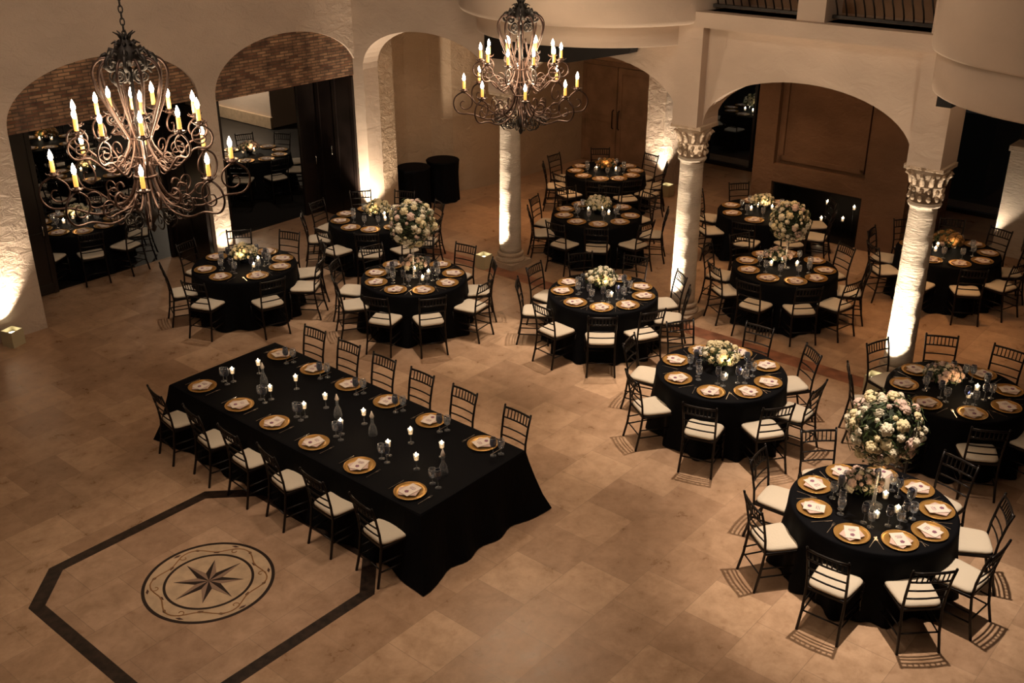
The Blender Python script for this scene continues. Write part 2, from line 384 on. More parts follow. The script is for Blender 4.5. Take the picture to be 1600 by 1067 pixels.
# double doors in the back wall
mb = MB()
for v in (.2, 2.3): mb.uvbox(13.12, 13.2, v, v+.09, 0, 2.32)
mb.uvbox(13.12, 13.2, .2, 2.39, 2.24, 2.33); struct('door_3_frame', mb, M['door_wood'])
for i, (v0, v1, hv) in enumerate(((.30, 1.29, 1.22), (1.31, 2.30, 1.38))):
    t = thing('panelled_door', ('left' if i == 0 else 'right')+' leaf of the brown double door in the back wall', 'door', P(13.14, (v0+v1)/2, 0), A0)
    w = v1-v0
    obj('door_panel', MB().box((0,0,1.12), (.05, w, 2.22)).mesh('door_panel', M['door_wood'], bevel=.004), t)
    m = MB()
    for y in (-w/2+.06, w/2-.06): m.box((-.03, y, 1.12), (.02, .11, 2.2))
    for z in (.12, 1.05, 2.16): m.box((-.03, 0, z), (.02, w-.2, .13))
    obj('rail', m.mesh('rail', M['door_wood'], bevel=.004), t)
    yy = -(w/2-.07) if i == 1 else (w/2-.07)
    yy = -yy  # local +y points away from V
    obj('handle', MB().tube([(-.05,yy,.85),(-.1,yy,.88),(-.1,yy,1.25),(-.05,yy,1.28)], .014, 6).mesh('handle', M['iron_dark'], True), t)
# lit pilaster at the end of the back wall
mb = MB(); mb.uvbox(12.15, 13.4, 2.75, 3.2, 0, 4.3); struct('wall_pilaster', mb, M['plaster'])
# fireplace block
mb = MB()
mb.uvbox(11.3, 13.6, 5.74, 6.16, 0, 4.29); mb.uvbox(11.3, 13.6, 7.94, 8.72, 0, 4.29); mb.uvbox(11.3, 13.6, 6.16, 7.94, .95, 1.28)
mb.uvbox(11.42, 13.6, 6.16, 7.94, 1.28, 4.29); mb.uvbox(12.1, 13.6, 6.16, 7.94, 0, .95)
t = thing('fireplace', 'brown limestone fireplace wall with a raised panel above a wide dark firebox', 'fireplace')
obj('surround', mb.mesh('surround', M['mantel']), t)
mb = MB()
for (a, b, z0, z1) in ((6.22, 6.30, 1.36, 3.9), (7.80, 7.88, 1.36, 3.9), (6.22, 7.88, 1.36, 1.44), (6.22, 7.88, 3.82, 3.9)): mb.uvbox(11.37, 11.43, a, b, z0, z1)
obj('panel_moulding', mb.mesh('panel_moulding', M['mantel']), t)
mb = MB(); mb.uvbox(11.36, 12.1, 6.18, 6.2, 0, .94); mb.uvbox(11.36, 12.1, 7.90, 7.92, 0, .94); mb.uvbox(12.08, 12.1, 6.2, 7.9, 0, .94); mb.uvbox(11.32, 12.1, 6.2, 7.9, .0, .02); mb.uvbox(11.32, 12.1, 6.2, 7.9, .92, .94)
obj('firebox', mb.mesh('firebox', M['iron_dark']), t)
# low dado and dark window walls either side of the fireplace
def window_wall(name, v0, v1, u, n):
    mb = MB(); mb.uvbox(u, u+.02, v0, v1, .05, 4.25); o = struct('window_%d_pane' % n, mb, M['pane'])
    mb = MB()
    k = max(1, round((v1-v0)/1.3))
    for i in range(k+1):
        v = v0+(v1-v0)*i/k; mb.uvbox(u-.04, u+.06, v-.03, v+.03, 0, 4.3)
    for z in (0, 4.2): mb.uvbox(u-.04, u+.06, v0, v1, z, z+.08)
    struct('window_%d_frame' % n, mb, M['wood_dark'])
window_wall('a', 2.8, 6.2, 14.7, 1); window_wall('b', 8.3, 17, 14.7, 2)
# free standing lit stone pillar, far right
t = thing('stone_pillar', 'pale square stone pillar lit from below beyond the rightmost column', 'pillar', P(12.95, 10.15, 0), A0)
m = MB().box((0,0,.95), (.5, .5, 1.84)); obj('shaft', m.mesh('shaft', M['column'], bevel=.01), t)
obj('cap', MB().box((0,0,1.92), (.56, .56, .1)).mesh('cap', M['column'], bevel=.012), t)
obj('base', MB().box((0,0,.06), (.6, .6, .12)).mesh('base', M['column'], bevel=.01), t)
# patio walls seen through the second arch
mb = MB(); mb.uvbox(10.3, 10.5, -16, -7.76, 0, 4); mb.uvbox(10.5, 12.1, -8.1, -7.76, 0, 4); mb.uvbox(12.1, 12.3, -9.6, -8.45, 0, 4); struct('wall_outdoor', mb, M['plaster_smooth'])
mb = MB(); mb.uvbox(10.22, 10.3, -16, -7.7, 0, .3); struct('baseboard_outdoor', mb, M['pale_stone'])
# balusters of the mezzanine openings
def baluster_panel(v0, v1, lab):
    t = thing('iron_railing', lab, 'railing', (0,0,0))
    obj('rail', MB().uvbox(6.62, 6.68, v0, v1, 4.66, 4.70).mesh('rail', M['iron_dark']), t); obj('rail', MB().uvbox(6.6, 6.7, v0, v1, 5.50, 5.55).mesh('rail', M['iron_dark']), t)
    n = int((v1-v0)/.115)
    for i in range(n):
        v = v0+.06+i*(v1-v0-.1)/(n-1)
        pts = [P(6.65-.16*sin(pi*min(1, k/6))**1 if k < 7 else 6.65, v+.03*sin(k*.9), 4.68+k*.082) for k in range(11)]
        obj('baluster', MB().tube(pts, .011, 5).mesh('baluster', M['iron_dark'], True), t)
baluster_panel(7.22, 8.64, 'black wrought iron belly railing above the wide arch, left of the small upper pier')
baluster_panel(9.06, 10.38, 'black wrought iron belly railing above the wide arch, right of the small upper pier')
mb = MB(); mb.uvbox(8.3, 8.5, 6.5, 11, 4.5, ZT); struct('wall_upper_rear', mb, M['brown'])

# floor inlays ---------------------------------------------------------------
def poly_uv(pts, z0, z1): return MB().prism([P(u, v, z0) for u, v in pts], (0, 0, z1-z0))
def octo(cu, cv, hu, hv, ch): return [(cu-hu, cv-hv+ch), (cu-hu+ch, cv-hv), (cu+hu-ch, cv-hv), (cu+hu, cv-hv+ch), (cu+hu, cv+hv-ch), (cu+hu-ch, cv+hv), (cu-hu+ch, cv+hv), (cu-hu, cv+hv-ch)]
OC = (-2.06, 7.13)
o_ = octo(*OC, 1.37, 1.41, .44); i_ = octo(*OC, 1.24, 1.28, .39)
mb = MB()
for k in range(8):
    k2 = (k+1) % 8; mb.prism([P(*o_[k], 0), P(*o_[k2], 0), P(*i_[k2], 0), P(*i_[k], 0)], (0, 0, .003))
struct('trim_4', mb, M['dark_marble'])
struct('floor_inlay_field', poly_uv(i_, 0, .0015), M['floor_in'])
mb = MB(); mb.uvbox(6.12, 6.42, .2, 14, 0, .002); struct('trim_5', mb, M['red_marble'])
t = thing('floor_medallion', 'round compass star medallion inlaid in the pale floor inside the dark octagon border', 'floor inlay', P(*OC, .0015), A0)
def ring(r0, r1, z0, z1, n=96): return MB().lathe([(r0, z0), (r1, z0), (r1, z1), (r0, z1), (r0, z0)], n, caps=False)
obj('disc', MB().lathe([(.63, 0), (.63, .001)], 96).mesh('disc', M['pale_stone']), t)
for a, b in ((.612, .645), (.415, .442)): obj('ring', ring(a, b, 0, .003).mesh('ring', M['ink']), t)
for k in range(8):
    a = k*pi/4; L = .38 if k % 2 == 0 else .345; wv = .135
    zz = .0036 if k % 2 == 0 else .0026
    tip = Vector((L*cos(a), L*sin(a), 0)); c0 = Vector((0,0,0))
    for sgn, mm in ((1, M['ink']), (-1, M['star_light'])):
        q = Vector((wv*cos(a+sgn*pi/8), wv*sin(a+sgn*pi/8), 0))
        obj('star_point', MB().prism([c0, tip, q], (0,0,zz)).mesh('star_point', mm), t)
for k in range(6):
    a0 = k*pi/3
    pts = []
    for i in range(15):
        s_ = i/14; a = a0+s_*pi/3; r = .525+.045*sin(2*pi*s_); pts.append((r*cos(a), r*sin(a), .0022))
    v_ = obj('vine', MB().tube(pts, .007, 4).mesh('vine', M['vine']), t)
    pts = []
    for i in range(18):
        q = i/17*1.6*pi; rr = .045*(1-i/24); a = a0+.42; cx_, cy_ = .51*cos(a), .51*sin(a)
        pts.append((cx_+rr*cos(q+a), cy_+rr*sin(q+a), .0022))
    obj('vine', MB().tube(pts, .0055, 4).mesh('vine', M['vine']), t)
    for da, dr, w in ((.12, .03, .02), (.48, .06, .018), (.78, -.05, .02)):
        a = a0+da; c = Vector(((.525+dr)*cos(a), (.525+dr)*sin(a), 0)); d = Vector((cos(a+1.1+da), sin(a+1.1+da), 0)); e = Vector((-d.y, d.x, 0))
        obj('leaf_inlay', MB().prism([c-d*.042, c+e*w*.85-d*.005, c+d*.042, c-e*w*.85+d*.005], (0,0,.003)).mesh('leaf_inlay', M['leafstone']), t)

# columns ----------------------------------------------------------------------
def make_column():
    t = thing('stone_column', '', 'column')
    m = MB().box((0,0,.05), (.52, .52, .1)).lathe([(.25,.1),(.262,.13),(.25,.165),(.215,.175),(.21,.2),(.235,.22),(.228,.25),(.2,.262)], 32)
    obj('base', m.mesh('base', M['capital']), t)
    prof = []
    z = .26; k = 0
    while z < 2.5:
        r = .193-.022*(z/2.5); prof += [(r, z), (r-.002*(k % 3), min(2.5, z+.1)), ]; z += .115; k += 1
    prof += [(.170, 2.5)]
    m = MB().lathe(prof, 40); obj('shaft', m.mesh('shaft', M['column'], True), t)
    obj('necking', MB().lathe([(.17, 2.49), (.2, 2.5), (.212, 2.525), (.2, 2.55), (.18, 2.555)], 32).mesh('necking', M['column'], True), t)
    m = MB().lathe([(.185, 2.55), (.19, 2.75), (.215, 2.76), (.2, 2.79), (.19, 2.8), (.215, 2.9), (.25, 2.98)], 32)
    for k in range(12):
        a = 2*pi*k/12
        for (r, z, s_) in ((.2, 2.62, .032), (.2, 2.71, .026)): m.ball((r*cos(a), r*sin(a), z), s_, 6, 4, (1, 1, 1.3))
        pts = [(.2*cos(a), .2*sin(a), 2.79), (.225*cos(a), .225*sin(a), 2.88), (.27*cos(a), .27*sin(a), 2.93), (.285*cos(a), .285*sin(a), 2.905)]
        m.tube(pts, .034, 6, .016)
    obj('capital', m.mesh('capital', M['capital'], True), t)
    m = MB().box((0,0,3.015), (.5, .5, .06))
    obj('abacus', m.mesh('abacus', M['capital'], bevel=.01), t)
    return t
pc = make_column()
for v, lab in ((3.64, 'pale stone column below the far chandelier, beside the small cream light box'), (7.155, 'middle pale stone column of the arcade, carved capital in full view'), (10.585, 'tall pale stone column brightest at its foot, at the right of the photo')):
    place(pc, P(6.65, v, 0), A0, lab, 'stone columns of the arcade')
# light boxes
def make_uplight():
    t = thing('uplight_box', '', 'floor lamp')
    m = MB()
    for dx, dy, w, d in ((-.105,0,.012,.222),(.105,0,.012,.222),(0,-.105,.198,.012),(0,.105,.198,.012)): m.box((dx,dy,.12), (w,d,.24))
    m.box((0,0,.006), (.2,.2,.012)); obj('housing', m.mesh('housing', M['box']), t)
    obj('lamp', MB().lathe([(.055,.02),(.06,.12),(.075,.17),(.07,.172)], 16).mesh('lamp', M['iron_dark']), t)
    obj('lens', MB().lathe([(.07,.172),(.07,.18)], 16).mesh('lens', M['lens']), t); return t
pu = make_uplight()
UPL = [((6.24, 3.38), 'cream box floor uplight at the foot of the column below the far chandelier', A0),
       ((-.62, .2), 'cream box floor uplight against the wall at the left edge of the photo', A0+.3),
       ((11.9, 3.5), 'cream box floor uplight at the foot of the rear lit pilaster', A0),
       ((6.24, 6.86), 'cream box floor uplight at the foot of the middle column', A0),
       ((6.14, 10.5), 'cream box floor uplight at the foot of the bright right column', A0),
       ((6.12, .46), 'cream box floor uplight in the corner below the bright arch jamb', A0),
       ((3.3, .22), 'cream box floor uplight at the pillar between the brick arches', A0)]
for (uv, lab, r) in UPL: place(pu, P(uv[0], uv[1], .0), r, lab, 'cream box uplights')

#@@FURNITURE
# ================================================================ FURNITURE
def make_chair():
    t = thing('chiavari_chair', '', 'chair')
    fw, bw = .205, .185      # half widths front / back (to post centres)
    fy, by = .19, -.19
    for s in (-1, 1):
        pts = [(s*(fw+.012), fy+.012, 0), (s*fw, fy, .22), (s*fw, fy, .44)]
        m = MB().tube(pts, .0135, 8, .0155).lathe([(.019,0),(.019,.012)], 8, (s*fw, fy, .16)).lathe([(.019,0),(.019,.012)], 8, (s*fw, fy, .36))
        obj('leg', m.mesh('leg', M['chair'], True), t)
        pts = [(s*(bw+.01), by-.075, 0), (s*bw, by-.03, .2), (s*bw, by, .44), (s*bw, by-.012, .6), (s*(bw+.006), by-.05, .8), (s*(bw+.01), by-.085, .925)]
        m = MB().tube(pts, .0145, 8, .0125).ball((s*(bw+.01), by-.086, .93), .014, 6, 4)
        obj('back_leg', m.mesh('back_leg', M['chair'], True), t)
    m = MB().prism([(-fw-.015, fy+.02, .425), (fw+.015, fy+.02, .425), (bw+.012, by, .425), (-bw-.012, by, .425)], (0,0,.028))
    obj('seat', m.mesh('seat', M['chair'], bevel=.006), t)
    # cushion: rounded trapezoid
    n = 32; rings = []
    for (sc_, z) in ((.90, .454), (.99, .462), (1.0, .478), (.95, .492), (.80, .499), (.4, .503)):
        r_ = []
        for k in range(n):
            a = 2*pi*k/n; ex = .32
            cx_ = abs(cos(a))**ex*(1 if cos(a) >= 0 else -1); cy_ = abs(sin(a))**ex*(1 if sin(a) >= 0 else -1)
            yy = cy_*.195; hw = bw+.002+(fw-bw+.012)*(yy+.195)/.39
            r_.append((cx_*hw*sc_, yy*sc_+.008, z))
        rings.append(r_)
    vs = [p for r_ in rings for p in r_]; fs = [(i*n+k, i*n+(k+1) % n, (i+1)*n+(k+1) % n, (i+1)*n+k) for i in range(len(rings)-1) for k in range(n)]
    fs += [tuple(range(n-1,-1,-1)), tuple((len(rings)-1)*n+k for k in range(n))]
    obj('cushion', MB().add(vs, fs).mesh('cushion', M['cushion'], True), t)
    def by_at(z):
        return by-.012*max(0, z-.44)/.16 if z < .6 else by-.012-(z-.6)*.225
    m = MB()
    for z, r in ((.905, .013), (.79, .010), (.68, .009), (.58, .009)):
        m.tube([(-bw-.004, by_at(z), z), (-bw*.5, by_at(z)-.012, z), (0, by_at(z)-.016, z), (bw*.5, by_at(z)-.012, z), (bw+.004, by_at(z), z)], r, 6)
    for k in range(7):
        x = -bw+.046+k*(2*bw-.092)/6; c_ = -.016*(1-(x/bw)**2)
        m.tube([(x, by_at(.79)+c_, .79), (x, by_at(.905)+c_, .905)], .0072, 5)
    obj('backrest', m.mesh('backrest', M['chair'], True), t)
    m = MB()
    for z in (.17, .27):
        for s in (-1, 1): m.tube([(s*(fw+.003), fy+.002, z), (s*(bw+.003), by-.035, z)], .0085, 6)
        m.tube([(-fw, fy+.003, z+.03), (fw, fy+.003, z+.03)], .0085, 6)
    m.tube([(-bw, by-.03, .2), (bw, by-.03, .2)], .0085, 6)
    obj('stretcher', m.mesh('stretcher', M['chair'], True), t)
    return t
CH = make_chair()
def chair_at(c, ang, r, label, group, jit=0):
    a = radians(ang+random.uniform(-1, 1)*jit)
    rr = r+random.uniform(-.02, .03)
    place(CH, (c[0]+rr*cos(a), c[1]+rr*sin(a), 0), a+pi/2+radians(random.uniform(-7, 7)), label, group)

def blob_mesh(name, mat, r, petals=7, seed=0, flat=.8):
    rnd = random.Random(seed); m = MB().ball((0,0,0), r*.62, 8, 5, (1,1,flat))
    for L, (n, rr, zz, tilt) in enumerate(((petals, .62, -.1, .5), (petals-1, .42, .22, .9), (4, .2, .42, 1.2))):
        for k in range(n):
            a = 2*pi*(k+.5*L)/n+rnd.uniform(-.15, .15); c = (r*rr*cos(a), r*rr*sin(a), r*zz)
            m.ball(c, r*.38, 6, 4, (1, 1, .7))
    return m.mesh(name, mat, True)
BL = {c: blob_mesh('rose_'+c, M[c], .042, 7, i) for i, c in enumerate(('rose', 'cream', 'blush', 'amber'))}
def foliage_mesh(name, R, n, flat=1, seed=1, lw=.035):
    rnd = random.Random(seed); m = MB()
    for _ in range(n):
        z = rnd.uniform(-1 if flat == 1 else -.2, 1); a = rnd.uniform(0, 2*pi); q = sqrt(max(0, 1-z*z)); d = Vector((q*cos(a), q*sin(a), z*flat)); rr = R*rnd.uniform(.72, 1.06)
        c = d*rr; t1 = d.orthogonal().normalized(); t1 = (Matrix.Rotation(rnd.uniform(0, 6.28), 3, d.normalized()) @ t1); t2 = d.normalized().cross(t1)
        L, w = lw*rnd.uniform(.8, 1.5), lw*.42
        o = d.normalized()*L*.35; n_ = d.normalized()*.0015
        m.prism([c-t1*L, c+t2*w, c+t1*L+o, c-t2*w], n_)
    return m.mesh(name, M['leaf'])
def make_bouquet(kind, cols, R, n, flat, vase_h, seed, bs=1.0, vr=.07):
    """flowers on a vase; origin at the vase foot"""
    rnd = random.Random(seed); t = thing('flower_arrangement', '', 'flowers')
    if vase_h > .5: m = MB().lathe([(.09,0),(.09,.012),(.02,.03),(.014,.2),(.012,vase_h-.3),(.02,vase_h-.1),(.05,vase_h),(.045,vase_h)], 14)
    else: m = MB().lathe([(vr*.8,0),(vr,.02),(vr*1.05,vase_h*.7),(vr*.9,vase_h),(vr*.8,vase_h)], 16)
    obj('vase', m.mesh('vase', M['glass'] if vase_h > .5 else M['vase'], True), t)
    zc = vase_h+R*(1 if flat == 1 else .15)-.02
    f = obj('foliage', foliage_mesh('foliage', R*1.03, int(520*R/.3*(1 if flat == 1 else .7)), flat, seed, .032 if R > .25 else .026), t, (0,0,zc)); f['kind'] = 'stuff'
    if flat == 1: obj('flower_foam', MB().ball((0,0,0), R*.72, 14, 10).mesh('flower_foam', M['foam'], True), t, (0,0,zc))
    ga = pi*(3-sqrt(5))
    for k in range(n):
        if flat == 1: z = 1-2*(k+.5)/n
        else: z = 1-1.05*(k+.5)/n
        q = sqrt(max(0, 1-z*z)); a = k*ga+rnd.uniform(-.25, .25); rr = R*rnd.uniform(.86, 1.04)
        d = Vector((q*cos(a), q*sin(a), z))
        o = obj('bloom', BL[cols[rnd.randrange(len(cols))]], t, (d.x*rr, d.y*rr, zc+d.z*rr*(flat if flat == 1 else flat)))
        o.rotation_euler = d.to_track_quat('Z', 'Y').to_euler(); s_ = bs*rnd.choice((.6, .8, .95, 1.1, 1.5)); o.scale = (s_,)*3
    return t
BQ_SPEC = {'tall': (['rose', 'rose', 'cream', 'blush'], .345, 92, 1, .54, 3, 1.15), 'low_white': (['rose', 'cream', 'rose', 'rose'], .23, 40, .62, .15, 4, 1.0),
           'low_cream': (['cream', 'rose', 'cream'], .20, 34, .72, .13, 5, 1.0), 'low_blush': (['blush', 'rose', 'blush'], .21, 30, .6, .10, 6, 1.0), 'low_amber': (['amber', 'amber', 'blush'], .22, 30, .6, .12, 8, 1.0)}
BQ = {}
def bouquet(kind, loc, label, group=None, scale=None):
    if kind not in BQ: BQ[kind] = make_bouquet(kind, *BQ_SPEC[kind])
    return place(BQ[kind], loc, random.uniform(0, 6), label, group, scale)

def make_plate():
    t = thing('charger_plate', '', 'plate')
    o = obj('dish', MB().lathe([(.0, .004), (.10, .004), (.112, .006), (.128, .014), (.166, .019), (.168, .016), (.13, .008), (.11, 0), (0, 0)], 40, caps=False).mesh('dish', M['gold'], True), t)
    obj('rim', MB().lathe([(.161,.017),(.168,.017),(.169,.021),(.161,.021),(.161,.017)], 40, caps=False).mesh('rim', M['gold'], True), t)
    return t
PL = make_plate()
def make_card():
    t = thing('menu_card', '', 'menu card')
    m = MB().box((0,0,.0125), (.135, .20, .005)); obj('card', m.mesh('card', M['card']), t)
    m = MB().prism([(-.12,-.04,0), (-.03,-.135,0), (.115,-.03,0), (.06,.09,0), (-.05,.08,0)], (0,0,.009)); m2 = m
    obj('napkin', m2.mesh('napkin', M['napkin'], bevel=.002), t)
    m = MB()
    for a in range(5): m.ball((.012*cos(a*1.256), -.045+.012*sin(a*1.256), .018), .012, 6, 3, (1,1,.4))
    m.box((.0, .02, .0158), (.05, .006, .0014)).box((0, .035, .0158), (.07, .004, .0014)).box((0, .05, .0158), (.06, .004, .0014))
    obj('printed_motif', m.mesh('printed_motif', M['ribbon'], True), t); return t
CD = make_card()
def make_goblet():
    t = thing('water_goblet', '', 'glass')
    obj('bowl', MB().lathe([(.006,.075),(.03,.085),(.041,.12),(.04,.155),(.035,.18),(.0335,.18),(.038,.155),(.039,.12),(.028,.088),(.0,.08)], 14, caps=False).mesh('bowl', M['glass'], True), t)
    obj('stem', MB().lathe([(.034,0),(.034,.003),(.006,.01),(.005,.05),(.007,.078)], 12).mesh('stem', M['glass'], True), t); return t
GB = make_goblet()
def make_wine():
    t = thing('wine_glass', '', 'glass')
    obj('bowl', MB().lathe([(.005,.11),(.028,.12),(.038,.155),(.034,.2),(.030,.22),(.0285,.22),(.032,.2),(.036,.155),(.026,.122),(.0,.115)], 14, caps=False).mesh('bowl', M['smoke'], True), t)
    obj('stem', MB().lathe([(.033,0),(.033,.003),(.005,.009),(.004,.08),(.006,.113)], 12).mesh('stem', M['glass'], True), t); return t
WG = make_wine()
def flat_tool(name, cat, kind):
    t = thing(name, '', cat)
    obj('handle', MB().prism([(-.004,-.1,.001),(.004,-.1,.001),(.003,.03,.001),(-.003,.03,.001)], (0,0,.003)).mesh('handle', M['silver']), t)
    if kind == 'fork':
        m = MB().prism([(-.003,.03,.001),(.003,.03,.001),(.011,.05,.001),(.011,.07,.001),(-.011,.07,.001),(-.011,.05,.001)], (0,0,.0025))
        for x in (-.0095, -.003, .0035, .01): m.box((x-.0003, .085, .0022), (.0022, .034, .002))
        obj('tines', m.mesh('tines', M['silver']), t)
    else:
        obj('blade', MB().prism([(-.004,.03,.001),(.003,.03,.001),(.009,.06,.001),(.008,.1,.001),(-.004,.115,.001)], (0,0,.002)).mesh('blade', M['silver']), t)
    return t
FK = flat_tool('dinner_fork', 'fork', 'fork'); KN = flat_tool('dinner_knife', 'knife', 'knife')
def flame_mb(z, s=1): return MB().lathe([(.001, z), (.011*s, z+.008*s), (.013*s, z+.018*s), (.008*s, z+.034*s), (.001, z+.05*s)], 10)
def make_votive():
    t = thing('votive_candle', '', 'candle')
    obj('glass_cup', MB().lathe([(.026,0),(.03,.07),(.028,.07),(.024,.006),(0,.006)], 14, caps=False).mesh('glass_cup', M['glass'], True), t)
    obj('wax', MB().lathe([(.021,.007),(.023,.04)], 12).mesh('wax', M['wax'], True), t)
    obj('flame', flame_mb(.042, 1.05).mesh('flame', M['flame'], True), t); return t
VT = make_votive()
def make_stem_votive():
    t = thing('stemmed_candle_holder', '', 'candle')
    obj('stem', MB().lathe([(.035,0),(.035,.004),(.006,.012),(.005,.10),(.02,.11)], 12).mesh('stem', M['glass'], True), t)
    obj('glass_cup', MB().lathe([(.024,.11),(.03,.18),(.028,.18),(.022,.116),(0,.116)], 14, caps=False).mesh('glass_cup', M['glass'], True), t)
    obj('wax', MB().lathe([(.022,.116),(.025,.158)], 12).mesh('wax', M['wax'], True), t)
    obj('flame', flame_mb(.158, .95).mesh('flame', M['flame'], True), t); return t
SV = make_stem_votive()
def make_budvase():
    t = thing('glass_carafe', '', 'vase')
    obj('body', MB().lathe([(.045,0),(.05,.03),(.042,.09),(.018,.15),(.015,.21),(.02,.22),(.017,.22),(.013,.2),(0,.02)], 16, caps=False).mesh('body', M['glass'], True), t)
    obj('stopper', MB().lathe([(.018,.22),(.026,.235),(.004,.30)], 10).mesh('stopper', M['card'], True), t); return t
BV = make_budvase()

TZ = .765
def round_cloth(seed, R=.80):
    rnd = random.Random(seed); n = 120; ph = rnd.uniform(0, 6); k1 = 11+seed % 3
    prof = [(.0, TZ), (.4, TZ), (R-.03, TZ), (R-.008, TZ-.004), (R, TZ-.018)]
    vs = []; fs = []
    def rad(a, z, r):
        d = (TZ-z)/TZ
        f = (.5+.5*cos(k1*a+ph))**1.5*.10+.035*cos(5*a+2*ph)+.018*cos(23*a)
        return r+d**1.3*(.015+f)
    levels = prof+[(R, .66), (R, .5), (R, .33), (R, .16), (R, .03)]
    for j, (r, z) in enumerate(levels):
        for k in range(n):
            a = 2*pi*k/n; rr = r if j < 4 else rad(a, z, r)
            zz = z
            if j == len(levels)-1: zz = .012
            vs.append((max(rr, .001)*cos(a), max(rr, .001)*sin(a), zz))
    for i in range(len(levels)-1):
        for k in range(n): fs.append((i*n+k, i*n+(k+1) % n, (i+1)*n+(k+1) % n, (i+1)*n+k))
    return MB().add(vs, fs).mesh('round_table', M['black_cloth'], True)
CLOTHS = [round_cloth(i) for i in range(4)]
HOURS = ['twelve', 'one', 'two', 'three', 'four', 'five', 'six', 'seven', 'eight', 'nine', 'ten', 'eleven']
def hour(a): return HOURS[int(round((90-a)/30)) % 12]

TABLES = []
def dress(key, c, angs, cs_label, bq, detail=2, skip_ch=(), vot=3, spot=0, tablabel=None, wax=VT):
    """a round table at c with settings at the given world angles"""
    cu = ['A','B','C','D','E','F','G','H','I','J','K','M','N','O','Q','S','T'].index(key)
    o = obj('round_table', CLOTHS[cu % 4], None, (c[0], c[1], 0), cu*.7)
    tag(o, 'round table under floor-length black cloth, '+(tablabel or cs_label), 'table', 'round tables in black cloths')
    n = len(angs)
    for i, a in enumerate(angs):
        h = hour(a); ar = radians(a); ca, sa = cos(ar), sin(ar)
        if i not in skip_ch:
            chair_at(c, a, .97 if (key, i) != ('J', 1) else .90, 'black spindle-back chair, ivory cushion, at %s o\'clock of the %s' % (h, cs_label), 'black chairs with ivory cushions at round tables', 1.5)
        def at(r, tq): return (c[0]+r*ca-tq*sa, c[1]+r*sa+tq*ca)      # tq: + is counter-clockwise
        x, y = at(.597, 0)
        place(PL, (x, y, TZ), ar, 'gold charger plate at %s o\'clock on the %s' % (h, cs_label), 'gold chargers on the round tables')
        place(CD, (x, y, TZ+.018), ar+pi/2+random.uniform(-.5, .5)+(.35 if i % 2 else -.1), 'white menu on pink napkin, %s o\'clock plate, %s' % (h, cs_label), 'menus and napkins on the round tables')
        if detail >= 1:
            x, y = at(.37, .10+random.uniform(-.015, .015))
            place(GB, (x, y, TZ), 0, 'clear water goblet inside the %s o\'clock plate of the %s' % (h, cs_label), 'water goblets on the round tables')
        if detail >= 2:
            x, y = at(.335, .01+random.uniform(-.015, .015))
            place(WG, (x, y, TZ), 0, 'smoky wine glass inside the %s o\'clock plate of the %s' % (h, cs_label), 'wine glasses on the round tables')
            x, y = at(.60, -.20); place(FK, (x, y, TZ), ar+pi/2, 'silver fork beside the %s o\'clock plate of the %s' % (h, cs_label), 'forks on the round tables')
            x, y = at(.60, .20); place(KN, (x, y, TZ), ar+pi/2, 'silver knife beside the %s o\'clock plate of the %s' % (h, cs_label), 'knives on the round tables')
    for k in range(vot):
        a = radians(-100+k*70+cu*13); r = .21+.02*(k % 2)
        place(VT, (c[0]+r*cos(a), c[1]+r*sin(a), TZ), 0, 'lit votive at %s o\'clock near the middle of the %s' % (hour(math.degrees(a)), cs_label), 'lit votive candles on the round tables')
    for (kind, dx, dy, s_, lab) in bq:
        bouquet(kind, (c[0]+dx, c[1]+dy, TZ), lab, 'flower arrangements', s_)
    TABLES.append((key, c))
dress('A', (3.53, 8.64), [143, 103, 65, 28, -9, -49, -84, -126, -174], 'table nearest the camera',
      [('tall', 0, 0, 1.0, 'huge ball of white and blush roses raised over the nearest round table'), ('low_blush', -.03, .26, .9, 'low blush rose cluster at the foot of the nearest tall flower ball')])
dress('B', (2.58, 11.58), [150, 105, 58, 13, -32, -69, -112, -160], 'table with round hydrangea bouquet',
      [('low_cream', .0, .12, 1.15, 'thick pale green-white hydrangea bouquet on the table before the middle column')])
dress('C', (5.29, 11.08), [122, 167, -144, -95, -48, -4, 40, 80], 'table at the bright column foot',
      [('low_blush', -.12, .17, 1.0, 'loose blush roses behind the candles on the table at the bright column foot')])
dress('D', (1.33, 14.18), [144, 178, -136, -97, -59, -18, 17, 60, 100], 'table left of the middle column',
      [('low_white', -.02, .13, 1.0, 'low white and blush flowers on the table left of the middle column')])
dress('E', (-1.48, 14.82), [168, -155, -112, -72, -29, 10, 52, 90, 127], 'table under the far flower ball',
      [('tall', 0, 0, .98, 'large ball of cream roses raised above the table left of the first column'), ('low_blush', 0, .28, .9, 'low blush roses at the base of the far cream flower ball')])
dress('F', (-4.17, 15.36), [-156, -113, -58, -13, 23, 66, 107, 149], 'table before the arch pillar',
      [('low_cream', -.02, .1, 1.0, 'pale yellow flowers on the table before the pillar between brick arches')])
dress('G', (-2.40, 17.58), [154, -168, -126, -90, -51, -19, 25, 68, 110], 'table by the bright corner',
      [('low_cream', .05, .08, 1.1, 'cream roses spreading over the table by the bright corner')], 1)
dress('H', (1.51, 17.83), [155, -170, -130, -92, -52, -14, 36, 75, 115], 'table right of the first column',
      [('low_white', .02, .05, 1.0, 'white rose cluster on the table right of the first column')], 1)
dress('I', (1.89, 20.59), [180, -142, -104, -69, -35, -1, 35, 90, 145], 'table before the double door',
      [('low_amber', .02, .05, .9, 'amber brown flowers on the table before the double door')], 1)
dress('J', (4.21, 15.16), [152, -168, -128, -88, -53, -16, 27, 70, 112], 'table between middle and right columns',
      [('tall', 0, 0, .86, 'ball of white roses raised before the fireplace'), ('low_blush', -.05, .26, .9, 'low pink flowers behind the candles on the table between two columns')], 1)
